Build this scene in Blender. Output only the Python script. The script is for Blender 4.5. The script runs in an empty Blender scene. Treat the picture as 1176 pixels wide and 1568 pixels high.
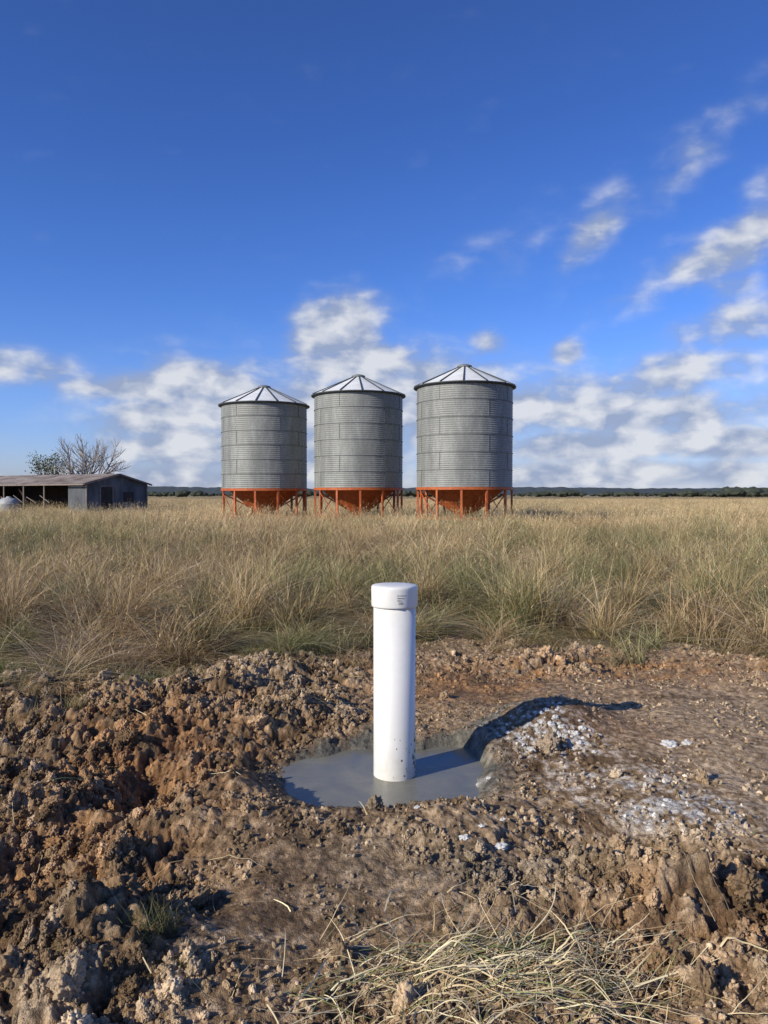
import bpy, math, random
import numpy as np
from mathutils import Vector, Matrix
rng = np.random.default_rng(7)
random.seed(7)
scene = bpy.context.scene
scene.view_settings.view_transform = 'Standard'
scene.view_settings.look = 'None'
scene.view_settings.exposure = 0
COL = scene.collection

# ------------------------------------------------------------------ helpers
def sstep(a, b, x):
    t = np.clip((x - a) / (b - a), 0, 1)
    return t * t * (3 - 2 * t)

def hash2(ix, iy, seed):
    ix = ix.astype(np.int64).astype(np.uint64); iy = iy.astype(np.int64).astype(np.uint64)
    h = ix * np.uint64(374761393) + iy * np.uint64(668265263) + np.uint64(seed * 974711 + 13)
    h = (h ^ (h >> np.uint64(13))) * np.uint64(1274126177)
    h = h ^ (h >> np.uint64(16))
    h = (h * np.uint64(2246822519)) ^ (h >> np.uint64(11))
    return ((h >> np.uint64(8)) & np.uint64(0xFFFFFF)).astype(np.float64) / float(0xFFFFFF)

def vnoise(x, y, seed=0):
    ix = np.floor(x); iy = np.floor(y)
    fx = x - ix; fy = y - iy
    def g(dx, dy):
        a = hash2(ix + dx, iy + dy, seed) * 2 * math.pi
        return np.cos(a) * (fx - dx) + np.sin(a) * (fy - dy)
    u = fx ** 3 * (fx * (fx * 6 - 15) + 10); v = fy ** 3 * (fy * (fy * 6 - 15) + 10)
    return ((g(0, 0) * (1 - u) + g(1, 0) * u) * (1 - v) + (g(0, 1) * (1 - u) + g(1, 1) * u) * v) * 1.5

def fbm(x, y, oct=4, seed=0, gain=0.5):
    s = 0; a = 1.0
    for o in range(oct):
        s = s + a * vnoise(x * 2 ** o + 17.3 * o, y * 2 ** o - 9.1 * o, seed + o)
        a *= gain
    return s

def lumps(x, y, scale, seed, pw=0.7):
    px = x / scale; py = y / scale
    ix = np.floor(px); iy = np.floor(py)
    best = np.zeros_like(px)
    for dx in (-1, 0, 1):
        for dy in (-1, 0, 1):
            cx = ix + dx; cy = iy + dy
            jx = cx + hash2(cx, cy, seed); jy = cy + hash2(cx, cy, seed + 1)
            r = 0.42 + 0.5 * hash2(cx, cy, seed + 2)
            hh = hash2(cx, cy, seed + 3)
            d2 = ((px - jx) ** 2 + (py - jy) ** 2) / r ** 2
            best = np.maximum(best, (0.3 + 0.7 * hh) * np.clip(1 - d2, 0, 1) ** pw)
    return best

def gauss(x, y, cx, cy, rx, ry, rot=0.0):
    c, s = math.cos(rot), math.sin(rot)
    u = (x - cx) * c + (y - cy) * s; v = -(x - cx) * s + (y - cy) * c
    return np.exp(-(u / rx) ** 2 - (v / ry) ** 2)

def new_mesh_obj(name, verts, faces, mats=(), smooth=True, parent=None, link=True):
    me = bpy.data.meshes.new(name)
    verts = np.asarray(verts, dtype=np.float32)
    if isinstance(faces, np.ndarray):
        n, k = faces.shape
        me.vertices.add(len(verts)); me.vertices.foreach_set('co', verts.ravel())
        me.loops.add(n * k); me.loops.foreach_set('vertex_index', faces.astype(np.int32).ravel())
        me.polygons.add(n)
        me.polygons.foreach_set('loop_start', np.arange(0, n * k, k, dtype=np.int32))
        me.polygons.foreach_set('loop_total', np.full(n, k, dtype=np.int32))
        me.update(calc_edges=True)
    else:
        me.from_pydata([tuple(map(float, v)) for v in verts], [], faces)
        me.update()
    if len(me.polygons):
        me.polygons.foreach_set('use_smooth', np.full(len(me.polygons), smooth))
    for m in mats: me.materials.append(m)
    ob = bpy.data.objects.new(name, me)
    if link: COL.objects.link(ob)
    if parent: ob.parent = parent
    return ob

def empty(name, loc=(0, 0, 0), rotz=0):
    e = bpy.data.objects.new(name, None); e.location = loc; e.rotation_euler[2] = rotz
    e.empty_display_size = 0.2
    COL.objects.link(e); return e

def set_col(me, name, arr):
    a = me.attributes.new(name, 'FLOAT_COLOR', 'POINT')
    arr = np.asarray(arr, dtype=np.float32)
    if arr.shape[1] == 3: arr = np.concatenate([arr, np.ones((len(arr), 1), np.float32)], 1)
    a.data.foreach_set('color', arr.ravel())

class NT:
    def __init__(s, nt): s.nt = nt; s.nodes = nt.nodes; s.links = nt.links
    def n(s, t, **kw):
        nd = s.nodes.new(t)
        for k, v in kw.items(): setattr(nd, k, v)
        return nd
    def l(s, a, b): s.links.new(a, b)
    def val(s, sock, v):
        if hasattr(v, 'is_output'): s.links.new(v, sock)
        else: sock.default_value = v
    def m(s, op, a, b=None, c=None, clamp=False):
        nd = s.n('ShaderNodeMath', operation=op, use_clamp=clamp)
        s.val(nd.inputs[0], a)
        if b is not None: s.val(nd.inputs[1], b)
        if c is not None: s.val(nd.inputs[2], c)
        return nd.outputs[0]
    def mix(s, f, a, b, blend='MIX'):
        nd = s.n('ShaderNodeMix', data_type='RGBA', blend_type=blend)
        s.val(nd.inputs[0], f); s.val(nd.inputs[6], a); s.val(nd.inputs[7], b)
        return nd.outputs[2]
    def noise(s, vec, scale, detail=4, rough=0.55, dist=0.0, dim='3D'):
        nd = s.n('ShaderNodeTexNoise', noise_dimensions=dim)
        if vec is not None: s.l(vec, nd.inputs['Vector'])
        nd.inputs['Scale'].default_value = scale; nd.inputs['Detail'].default_value = detail
        nd.inputs['Roughness'].default_value = rough; nd.inputs['Distortion'].default_value = dist
        return nd.outputs['Fac']
    def ramp(s, f, pts):
        nd = s.n('ShaderNodeValToRGB'); cr = nd.color_ramp
        while len(cr.elements) < len(pts): cr.elements.new(0.5)
        for e, (p, c) in zip(cr.elements, pts):
            e.position = p; e.color = c if len(c) == 4 else (*c, 1)
        s.val(nd.inputs[0], f); return nd.outputs[0]
    def mr(s, v, a, b, c=0.0, d=1.0, smooth=False):
        nd = s.n('ShaderNodeMapRange', interpolation_type='SMOOTHSTEP' if smooth else 'LINEAR')
        s.val(nd.inputs[0], v)
        for i, q in enumerate((a, b, c, d)): nd.inputs[i + 1].default_value = q
        return nd.outputs[0]

def new_mat(name):
    m = bpy.data.materials.new(name); m.use_nodes = True
    t = NT(m.node_tree); bs = m.node_tree.nodes['Principled BSDF']
    return m, t, bs

def simple_mat(name, col, rough=0.6, metal=0.0, var=0.25, scale=8.0, bump=0.0, stretch=(1, 1, 1), bscale=None, col2=None):
    m, t, bs = new_mat(name)
    tc = t.n('ShaderNodeTexCoord'); mp = t.n('ShaderNodeMapping'); t.l(tc.outputs['Object'], mp.inputs[0])
    mp.inputs['Scale'].default_value = stretch
    f = t.noise(mp.outputs[0], scale, 5, 0.6)
    c1 = tuple(max(0, c * (1 - var)) for c in col); c2 = col2 or tuple(min(1, c * (1 + var)) for c in col)
    t.l(t.ramp(f, [(0.3, c1), (0.7, c2)]), bs.inputs['Base Color'])
    bs.inputs['Roughness'].default_value = rough; bs.inputs['Metallic'].default_value = metal
    if bump:
        b = t.n('ShaderNodeBump'); b.inputs['Strength'].default_value = bump; b.inputs['Distance'].default_value = 0.02
        t.l(t.noise(mp.outputs[0], bscale or scale * 3, 5, 0.6), b.inputs['Height']); t.l(b.outputs[0], bs.inputs['Normal'])
    return m

# ------------------------------------------------------------------ world
SUN_AZ = math.radians(235.0); SUN_EL = math.radians(26.0)
sund = Vector((math.sin(SUN_AZ) * math.cos(SUN_EL), math.cos(SUN_AZ) * math.cos(SUN_EL), math.sin(SUN_EL)))
world = bpy.data.worlds.new("World"); scene.world = world; world.use_nodes = True
w = NT(world.node_tree); w.nodes.clear()
out = w.n('ShaderNodeOutputWorld'); bg = w.n('ShaderNodeBackground'); w.l(bg.outputs[0], out.inputs[0])
bg.inputs[1].default_value = 0.1
sky = w.n('ShaderNodeTexSky', sky_type='NISHITA'); sky.sun_disc = False
sky.sun_elevation = SUN_EL; sky.sun_rotation = SUN_AZ; sky.altitude = 200; sky.air_density = 1.0; sky.dust_density = 0.4; sky.ozone_density = 2.5
tc = w.n('ShaderNodeTexCoord'); sx = w.n('ShaderNodeSeparateXYZ'); w.l(tc.outputs['Generated'], sx.inputs[0])
DEG = 57.29578
az = w.m('MULTIPLY', w.m('ARCTAN2', sx.outputs[0], sx.outputs[1]), DEG)
el = w.m('MULTIPLY', w.m('ARCSINE', sx.outputs[2]), DEG)
cmb = w.n('ShaderNodeCombineXYZ'); w.l(az, cmb.inputs[0]); w.l(el, cmb.inputs[1])
ae = cmb.outputs[0]
tint = w.ramp(w.mr(el, 0, 40), [(0.0, (.42, .45, .70)), (0.14, (.36, .46, .78)), (0.35, (.25, .40, .75)), (0.65, (.21, .345, .67)), (1.0, (.215, .325, .60))])
sc_ = w.n('ShaderNodeVectorMath', operation='SCALE'); w.l(tint, sc_.inputs[0]); sc_.inputs['Scale'].default_value = 2.15
skyt = w.mix(1.0, sky.outputs[0], sc_.outputs[0], 'MULTIPLY')
clouds = [ # az, el, rx, ry, rot, amp
 (-3.4,12.0,3.2,2.4,10,1.35),(-1.0,9.4,5.5,1.9,0,1.1),(-6.0,10.8,2.2,1.5,0,.7),(2.8,9.0,3.0,1.3,0,1.0),
 (-14.0,7.8,5.0,1.7,4,1.2),(-19.0,7.5,4.0,1.1,0,1.0),(-17.0,5.2,4.2,1.5,0,1.2),(-11.0,6.2,5.5,3.0,0,1.25),(-13.5,3.4,6.5,1.8,0,1.3),
 (-27.0,8.4,6.5,1.3,0,.85),(3.5,7.0,6.0,3.2,0,1.15),(-13,1.4,12,1.3,0,.95),(-4,5.0,9,3.8,0,1.15),(-14,6,8,3.8,0,.72),
 (15.2,18.4,3.1,1.4,40,.90),(24.5,16.4,5.4,1.5,24,1.05),(21.5,22.0,7.0,1.8,35,.45),(27,20.0,5,1.2,30,.5),(25.5,11.6,5.0,1.5,5,.85),
 (7.6,11.0,1.4,1.0,0,.80),(13.4,10.2,1.3,1.0,0,.75),(9.0,17.5,6.0,2.2,20,.36),(24.0,13.8,2.4,1.0,0,.58),(20,15,8,2.5,25,.34),
 (19.5,7.9,6.5,1.6,6,1.0),(17,5.7,10.0,1.6,0,1.2),(23.5,3.5,8.0,1.1,0,1.35),(14,3.5,6.5,1.3,0,1.25),(19,5,12,3.6,5,.85),
 (16,1.5,13,1.1,0,1.2),(9,6.0,6,2.8,0,1.1),(-50,14,14,6,0,.8),(60,16,14,6,0,.8)]
M = None
for (a, e, rx, ry, ro, am) in clouds:
    mp = w.n('ShaderNodeMapping', vector_type='TEXTURE'); w.l(ae, mp.inputs[0])
    mp.inputs['Location'].default_value = (a, e, 0); mp.inputs['Rotation'].default_value = (0, 0, math.radians(ro))
    mp.inputs['Scale'].default_value = (rx, ry, 1)
    dt = w.n('ShaderNodeVectorMath', operation='DOT_PRODUCT'); w.l(mp.outputs[0], dt.inputs[0]); w.l(mp.outputs[0], dt.inputs[1])
    g = w.m('POWER', 0.5, dt.outputs['Value'])
    g = w.m('MULTIPLY', g, am)
    M = g if M is None else w.m('SMOOTH_MAX', M, g, 0.2)
def cloudnoise(off):
    mp = w.n('ShaderNodeMapping'); w.l(ae, mp.inputs[0])
    mp.inputs['Location'].default_value = off; mp.inputs['Scale'].default_value = (1, 1.55, 1)
    return w.noise(mp.outputs[0], 0.27, 5, 0.45, 0.15, '2D')
N0 = cloudnoise((14, 2, 0)); N1 = cloudnoise((14.9, .8, 0))
fine = w.n('ShaderNodeMapping'); w.l(ae, fine.inputs[0]); fine.inputs['Scale'].default_value = (.55, 1.3, 1)
NF = w.noise(fine.outputs[0], 0.75, 4, 0.5, 0.2, '2D')
nz_ = w.m('ADD', w.m('MULTIPLY', w.m('SUBTRACT', N0, 0.5), 1.05), w.m('MULTIPLY', w.m('SUBTRACT', NF, 0.5), 0.42))
t_ = w.m('ADD', M, w.m('MULTIPLY', nz_, w.m('MULTIPLY', M, 1.8, clamp=True)))
alpha = w.mr(t_, 0.16, 1.0, 0, 0.95, True)
sh = w.m('MULTIPLY_ADD', w.m('SUBTRACT', N0, N1), 2.6, 0.34)
sh = w.m('ADD', sh, w.m('MULTIPLY', w.m('SUBTRACT', NF, 0.5), 1.2))
sh = w.m('ADD', sh, w.mr(t_, .5, 1.5, -.20, .45), clamp=True)
lit = w.mix(sh, (3.2, 3.9, 5.6, 1), (7.2, 7.4, 7.9, 1))
w.l(w.mix(alpha, skyt, lit), bg.inputs[0])

sl = bpy.data.lights.new('sun', 'SUN'); sl.energy = 5.0; sl.angle = math.radians(0.53); sl.color = (1, 0.915, 0.775)
so = bpy.data.objects.new('sun', sl); COL.objects.link(so); so.rotation_euler = sund.to_track_quat('Z', 'Y').to_euler(); so.location = (-20, -20, 20)

# ------------------------------------------------------------------ camera
cd = bpy.data.cameras.new('camera'); cam = bpy.data.objects.new('camera', cd); COL.objects.link(cam); scene.camera = cam
cd.sensor_fit = 'VERTICAL'; cd.sensor_height = 36; cd.lens = 27.05; cd.clip_start = 0.05; cd.clip_end = 12000
cam.location = (0, 0, 1.5); cam.rotation_euler = (math.radians(90 - 1.3), 0, 0)

# ------------------------------------------------------------------ terrain functions
PX, PY = 0.056, 4.10     # pipe position
def edgeY(x):
    return 7.05 + 0.25 * np.sin(x * 0.9 + 1.0) + 0.9 * gauss(x, 0 * x, 1.0, 0, 0.8, 1) + 0.65 * vnoise(x * 0.9, x * 0 + 3.3, 50) + 0.35 * vnoise(x * 3, x * 0, 51) - 0.5 * sstep(-1.5, -3.5, x)
def puddle_r(x, y):
    wx = x + 0.06 * fbm(x * 2.5, y * 2.5, 4, 31); wy = y + 0.06 * fbm(x * 2.5 + 9, y * 2.5, 4, 32)
    a = np.sqrt(((wx - 0.01) / 0.42) ** 2 + ((wy - 4.00) / 0.40) ** 2)
    b = np.sqrt(((wx - 0.36) / 0.17) ** 2 + ((wy - 4.26) / 0.22) ** 2)
    return np.minimum(a, b)
def rough_amp(x, y):
    A = 0.36 + 0.26 * fbm(x * 0.9, y * 0.9, 3, 40)
    A = A + 0.78 * sstep(-0.45, -0.95, x) * sstep(6.6, 5.6, y)
    A = A + 0.8 * gauss(x, y, 1.0, 2.72, 0.45, 0.32) + 0.6 * gauss(x, y, 1.40, 2.45, 0.5, 0.35)
    A = A + 0.6 * gauss(x, y, 1.5, 6.4, 0.8, 0.45) + 0.45 * gauss(x, y, 3.1, 6.3, 0.8, 0.4) + 0.6 * gauss(x, y, -0.9, 6.3, 0.9, 0.6)
    A = A + 0.5 * gauss(x, y, -0.7, 5.2, 0.6, 0.7) + 0.20 * gauss(x, y, .15, 3.3, .8, .2)
    A = A - 0.34 * gauss(x, y, 0.9, 5.7, 0.8, 0.5) - 0.35 * gauss(x, y, 2.0, 5.0, 1.2, 1.2) - .25 * gauss(x, y, 1.6, 3.6, .6, .5)
    A = A - 0.30 * gauss(x, y, -0.25, 2.85, 0.55, 0.4) - .2 * gauss(x, y, .6, 3.2, .4, .2)
    r = puddle_r(x, y)
    A = np.clip(A, 0.07, 1.2)
    A = A * (0.10 + 0.90 * sstep(1.05, 1.75, r))
    fld = sstep(-0.3, 0.5, y - edgeY(x))
    return A * (1 - 0.75 * fld) * sstep(40, 12, y)
def macro(x, y):
    h = 0.055 + 0.055 * fbm(x * 0.8, y * 0.8, 4, 60)
    h = h - 0.17 * gauss(x, y, -1.16, 3.78, 0.24, 0.30, 0.5) - 0.18 * gauss(x, y, -1.42, 3.05, 0.25, 0.35) - 0.08 * gauss(x, y, -0.75, 2.75, .3, .2)
    h = h + 0.12 * gauss(x, y, -0.72, 3.55, 0.22, 0.5, 0.3) + 0.13 * gauss(x, y, -1.25, 4.75, 0.7, 0.45) + 0.10 * gauss(x, y, -0.55, 5.1, 0.35, 0.4)
    h = h + 0.10 * gauss(x, y, -0.95, 2.45, 0.35, 0.25)
    h = h + 0.07 * gauss(x, y, 0.1, 3.25, 0.7, 0.25)
    h = h + 0.13 * gauss(x, y, 1.02, 4.85, 0.32, 0.45, -0.6) + 0.05 * gauss(x, y, 1.3, 4.2, 0.5, 0.5)
    h = h + 0.12 * gauss(x, y, 0.95, 2.72, 0.4, 0.22) - 0.08 * gauss(x, y, 0.85, 3.15, .25, .12) - .1 * gauss(x, y, 1.15, 2.95, .12, .12)
    h = h + 0.06 * gauss(x, y, 1.5, 6.6, 0.6, 0.25, .3) + 0.04 * gauss(x, y, 3.0, 6.3, 0.7, 0.25, -.3) + 0.03 * gauss(x, y, -0.8, 6.4, 0.6, 0.4) + 0.04 * gauss(x, y, -2.6, 5.6, 1.0, 0.6)
    h = h - 0.05 * gauss(x, y, -0.05, 5.3, 0.35, 0.5)
    return h
def H(x, y, detail=True):
    x = np.asarray(x, float); y = np.asarray(y, float)
    h = macro(x, y)
    near = (y < 14) & (y > 0.3) & (np.abs(x) < 9)
    d = np.zeros_like(h)
    if near.any():
        xx = x[near]; yy = y[near]
        A = rough_amp(xx, yy)
        wx = xx + 0.04 * fbm(xx * 8, yy * 8, 4, 70, .6); wy = yy + 0.04 * fbm(xx * 8 + 5, yy * 8, 4, 71, .6)
        q = 0.066 * lumps(wx, wy, 0.24, 80) * A ** 1.6
        q += 0.047 * lumps(wx + 3, wy + 1, 0.11, 90) * A ** 1.2
        q += 0.026 * lumps(wx, wy, 0.052, 100) * (A * 0.9 + 0.08)
        q += 0.013 * lumps(wx + 1.7, wy, 0.026, 110) * (A * 0.7 + 0.26)
        q += 0.014 * fbm(xx * 11, yy * 11, 5, 120, 0.62) * (0.35 + A)
        q -= 0.05 * A
        d[near] = q
    h = h + d
    r = puddle_r(x, y)
    b = sstep(0.86, 1.6, r)
    h = -0.05 + (h + 0.05) * b + 0.0
    far = sstep(30, 60, np.sqrt(x * x + y * y))
    return h * (1 - far)

TAN = np.array([.345, .235, .13]); LT = np.array([.54, .42, .275]); RED = np.array([.175, .068, .028]); OCH = np.array([.37, .205, .09])
DK = np.array([.125, .077, .039]); GREY = np.array([.19, .185, .15]); WHT = np.array([.62, .60, .54]); FLD = np.array([.14, .11, .05]); STRAW = np.array([.42, .31, .14])
def ground_col(x, y, h, A=None):
    if A is None: A = rough_amp(x, y)
    def mx(c, d, f): return c * (1 - f[:, None]) + d * f[:, None]
    n1 = fbm(x * 1.3, y * 1.3, 4, 200); n2 = fbm(x * 6, y * 6, 4, 210); n3 = fbm(x * 25, y * 25, 3, 220)
    m = macro(x, y)
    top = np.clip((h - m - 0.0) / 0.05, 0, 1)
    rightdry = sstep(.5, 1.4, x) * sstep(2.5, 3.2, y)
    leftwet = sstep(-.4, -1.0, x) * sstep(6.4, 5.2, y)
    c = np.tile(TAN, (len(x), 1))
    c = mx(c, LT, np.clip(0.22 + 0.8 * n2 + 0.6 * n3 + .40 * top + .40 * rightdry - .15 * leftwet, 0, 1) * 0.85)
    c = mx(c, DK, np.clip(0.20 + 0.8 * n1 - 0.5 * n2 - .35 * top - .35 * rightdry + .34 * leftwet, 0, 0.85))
    redm = 1.1 * gauss(x, y, -1.15, 3.85, 0.45, 0.70, 0.3) + 0.65 * gauss(x, y, -1.5, 4.8, 0.8, 0.9) + 0.9 * gauss(x, y, -1.4, 2.95, 0.4, 0.4) + 0.65 * gauss(x, y, 2.1, 6.3, 1.8, 0.5) + 0.6 * gauss(x, y, 0.7, 5.7, 0.7, 0.5) + 0.5 * gauss(x, y, 1.35, 4.55, 0.35, 0.3) + 0.4 * gauss(x, y, 1.1, 2.5, .6, .4) + .24
    c = mx(c, mx(np.tile(RED, (len(x), 1)), OCH, np.clip(0.45 + n2 * 1.4 + .3 * top, 0, 1)), np.clip(redm * (0.75 + 0.9 * n2) - .25 * top, 0, 0.95))
    rel = np.clip((m + 0.0 - h) / 0.045, 0, 1)      # darker in hollows between clods
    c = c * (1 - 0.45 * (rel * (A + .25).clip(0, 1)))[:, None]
    r = puddle_r(x, y)
    g = sstep(1.8, 1.12, r + 0.3 * n2) + 0.9 * gauss(x, y, 0.72, 4.75, 0.22, 0.5, -0.6) * (0.7 + n2) + 0.5 * gauss(x, y, .45, 2.85, .3, .15) + .22 * gauss(x, y, -.1, 2.9, .5, .35)
    c = mx(c, GREY * 0.8, np.clip(g, 0, 0.9))
    wm = 1.4 * gauss(x, y, 1.33, 3.40, 0.22, 0.15) * (0.55 + 0.9 * n2 + 1.2 * n3) + 0.9 * gauss(x, y, .95, 4.42, 0.26, 0.26, -0.5) * (0.22 + 1.3 * n2 + 1.8 * n3) + 0.9 * gauss(x, y, .46, 3.95, .08, .07) * (.6 + n2) + 0.5 * gauss(x, y, 1.2, 3.75, 0.45, 0.4) * (0.10 + 1.5 * n2 + 1.3 * n3)
    c = mx(c, WHT, np.clip(wm, 0, 0.8))
    c = c * (0.95 + 0.5 * n3)[:, None]
    f = sstep(-0.1, 0.5, y - edgeY(x) + 0.3 * n2)
    fl = mx(np.tile(FLD, (len(x), 1)), STRAW, np.clip(0.4 + n1 + 0.0 * x, 0, 1) * sstep(10, 90, y))
    c = mx(c, fl, f)
    far = sstep(200, 900, y)
    c = mx(c, np.tile(np.array([.32, .255, .13]), (len(x), 1)), far)
    return np.clip(c, 0.01, 0.9)

# ------------------------------------------------------------------ ground sheet
def axis_x():
    p = [0.0]
    while p[-1] < 1.7: p.append(p[-1] + 0.0056)
    while p[-1] < 5.0: p.append(p[-1] + 0.0056 + (p[-1] - 1.7) * 0.008)
    s = p[-1] - p[-2]
    while p[-1] < 6000: s *= 1.16; p.append(p[-1] + s)
    p = np.array(p); return np.concatenate([-p[:0:-1], p])
def axis_y():
    p = [1.6]
    while p[-1] < 8.2: p.append(p[-1] * 1.0023)
    s = p[-1] - p[-2]
    while p[-1] < 7000: s *= 1.1; p.append(p[-1] + s)
    q = []; v = 1.6; s = 0.006
    while v > -200: s *= 1.25; v -= s; q.append(v)
    return np.array(q[::-1] + p)
ax_, ay_ = axis_x(), axis_y()
X, Y = np.meshgrid(ax_, ay_); nx, ny = len(ax_), len(ay_)
xf, yf = X.ravel(), Y.ravel()
hz = H(xf, yf)
idx = np.arange(nx * ny).reshape(ny, nx)
quads = np.stack([idx[:-1, :-1], idx[:-1, 1:], idx[1:, 1:], idx[1:, :-1]], -1).reshape(-1, 4)
gm, t, bs = new_mat('soil')
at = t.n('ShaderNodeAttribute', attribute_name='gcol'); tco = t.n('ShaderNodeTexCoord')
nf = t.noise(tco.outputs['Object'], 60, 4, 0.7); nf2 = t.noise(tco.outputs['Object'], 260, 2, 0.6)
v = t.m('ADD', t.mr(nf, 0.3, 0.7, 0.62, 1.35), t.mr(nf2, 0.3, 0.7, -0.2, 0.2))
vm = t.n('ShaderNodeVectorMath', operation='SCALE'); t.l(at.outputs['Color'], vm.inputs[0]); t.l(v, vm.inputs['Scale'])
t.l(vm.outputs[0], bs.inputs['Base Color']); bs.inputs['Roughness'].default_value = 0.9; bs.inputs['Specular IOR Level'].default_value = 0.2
b1 = t.n('ShaderNodeBump'); b1.inputs['Strength'].default_value = 1.0; b1.inputs['Distance'].default_value = 0.016
hh = t.m('ADD', nf, t.m('MULTIPLY', nf2, 0.35)); t.l(hh, b1.inputs['Height']); t.l(b1.outputs[0], bs.inputs['Normal'])
ground = new_mesh_obj('ground', np.stack([xf, yf, hz], -1), quads, [gm])
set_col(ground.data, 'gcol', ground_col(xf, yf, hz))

# ------------------------------------------------------------------ scatter via geometry nodes
def scatter(name, pts, rot, scl, index, icol, protos):
    pc = bpy.data.collections.new(name + '_source')
    for i, p in enumerate(protos):
        pc.objects.link(p)
    me = bpy.data.meshes.new(name); me.vertices.add(len(pts)); me.vertices.foreach_set('co', np.asarray(pts, np.float32).ravel())
    def fv(nm, arr):
        a = me.attributes.new(nm, 'FLOAT_VECTOR', 'POINT'); a.data.foreach_set('vector', np.asarray(arr, np.float32).ravel())
    fv('rotv', rot); fv('sclv', scl)
    a = me.attributes.new('pidx', 'INT', 'POINT'); a.data.foreach_set('value', np.asarray(index, np.int32))
    set_col(me, 'icol', icol)
    ob = bpy.data.objects.new(name, me); COL.objects.link(ob)
    ng = bpy.data.node_groups.new(name + '_gn', 'GeometryNodeTree')
    ng.interface.new_socket('Geometry', in_out='INPUT', socket_type='NodeSocketGeometry')
    ng.interface.new_socket('Geometry', in_out='OUTPUT', socket_type='NodeSocketGeometry')
    gi = ng.nodes.new('NodeGroupInput'); go = ng.nodes.new('NodeGroupOutput')
    ci = ng.nodes.new('GeometryNodeCollectionInfo'); ci.inputs[0].default_value = pc
    ci.inputs['Separate Children'].default_value = True; ci.inputs['Reset Children'].default_value = True
    ip = ng.nodes.new('GeometryNodeInstanceOnPoints'); ip.inputs['Pick Instance'].default_value = True
    def na(nm, ty):
        n = ng.nodes.new('GeometryNodeInputNamedAttribute'); n.data_type = ty; n.inputs[0].default_value = nm
        return [o for o in n.outputs if o.enabled][0]
    L = ng.links.new
    L(gi.outputs[0], ip.inputs['Points']); L(ci.outputs[0], ip.inputs['Instance'])
    L(na('pidx', 'INT'), ip.inputs['Instance Index']); L(na('rotv', 'FLOAT_VECTOR'), ip.inputs['Rotation']); L(na('sclv', 'FLOAT_VECTOR'), ip.inputs['Scale'])
    L(ip.outputs[0], go.inputs[0])
    md = ob.modifiers.new('scatter', 'NODES'); md.node_group = ng
    return ob

# ---- clods
cm, t, bs = new_mat('clod_soil')
at = t.n('ShaderNodeAttribute', attribute_name='icol', attribute_type='INSTANCER'); geo = t.n('ShaderNodeNewGeometry')
nf = t.noise(geo.outputs['Position'], 70, 4, 0.7)
v = t.mr(nf, 0.3, 0.7, 0.6, 1.4)
vm = t.n('ShaderNodeVectorMath', operation='SCALE'); t.l(at.outputs['Color'], vm.inputs[0]); t.l(v, vm.inputs['Scale'])
t.l(vm.outputs[0], bs.inputs['Base Color']); bs.inputs['Roughness'].default_value = 0.9; bs.inputs['Specular IOR Level'].default_value = 0.2
b1 = t.n('ShaderNodeBump'); b1.inputs['Strength'].default_value = 1.0; b1.inputs['Distance'].default_value = 0.010
t.l(nf, b1.inputs['Height']); t.l(b1.outputs[0], bs.inputs['Normal'])
import bmesh
from mathutils import noise as mn
def ico(sub):
    bm = bmesh.new(); bmesh.ops.create_icosphere(bm, subdivisions=sub, radius=1.0)
    v = np.array([x.co[:] for x in bm.verts]); f = np.array([[q.index for q in p.verts] for p in bm.faces]); bm.free(); return v, f
clod_protos = []
for k in range(9):
    iv, iface = ico(3 if k < 5 else 5)
    off = Vector((k * 13.1, k * 7.7, 3))
    sc = np.array([1, random.uniform(.65, 1.0), random.uniform(.5, .8)])
    r = []
    for p in iv:
        P = Vector(p)
        d = 1 + 0.45 * mn.noise(P * 1.0 + off) + 0.34 * mn.noise(P * 2.3 + off) + 0.20 * mn.noise(P * 5 + off)
        if k >= 5: d += 0.13 * mn.noise(P * 10 + off) + .07 * mn.noise(P * 20 + off)
        c, _ = mn.voronoi(P * (2.1 if k < 5 else 3.2) + off)
        d += (0.30 if k < 5 else .42) * (0.5 - c[0]); r.append(d)
    vv = iv * np.array(r)[:, None] * sc
    clod_protos.append(new_mesh_obj('clod_%d' % k, vv, iface, [cm], link=False))
n = 180000
cy = 1.9 + (7.6 - 1.9) * rng.random(n) ** 1.3
cx = (rng.random(n) * 2 - 1) * (cy * 0.58 + 0.4)
A = rough_amp(cx, cy)
clm = np.clip(0.45 + 1.6 * fbm(cx * 3.0, cy * 3.0, 4, 300), 0.02, 1.3)
keep = (rng.random(n) < (np.clip(A, 0, 1.1) ** 1.2 * 0.62 + 0.05) * clm) & (puddle_r(cx, cy) > 1.4) & (cy < edgeY(cx) + 0.5)
cx, cy, A = cx[keep], cy[keep], A[keep]
size = 0.005 + 0.010 * rng.random(len(cx)) ** 2
big = rng.random(len(cx)); mid = big < 0.075 * A
size = np.where(mid, 0.013 + 0.020 * rng.random(len(cx)) ** 1.6, size)
bg_ = big < 0.0065 * A; size = np.where(bg_, 0.030 + 0.040 * rng.random(len(cx)) ** 1.5, size)
ch = H(cx, cy)
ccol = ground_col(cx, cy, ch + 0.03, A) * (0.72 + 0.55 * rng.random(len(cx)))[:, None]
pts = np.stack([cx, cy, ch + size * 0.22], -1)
rot = rng.random((len(cx), 3)) * 6.28
rot[:, :2] *= 0.25
ci_ = np.where(size > .0125, rng.integers(5, 9, len(cx)), rng.integers(0, 5, len(cx)))
scatter('soil_clods', pts, rot, np.repeat(size[:, None], 3, 1), ci_, ccol, clod_protos)

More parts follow.
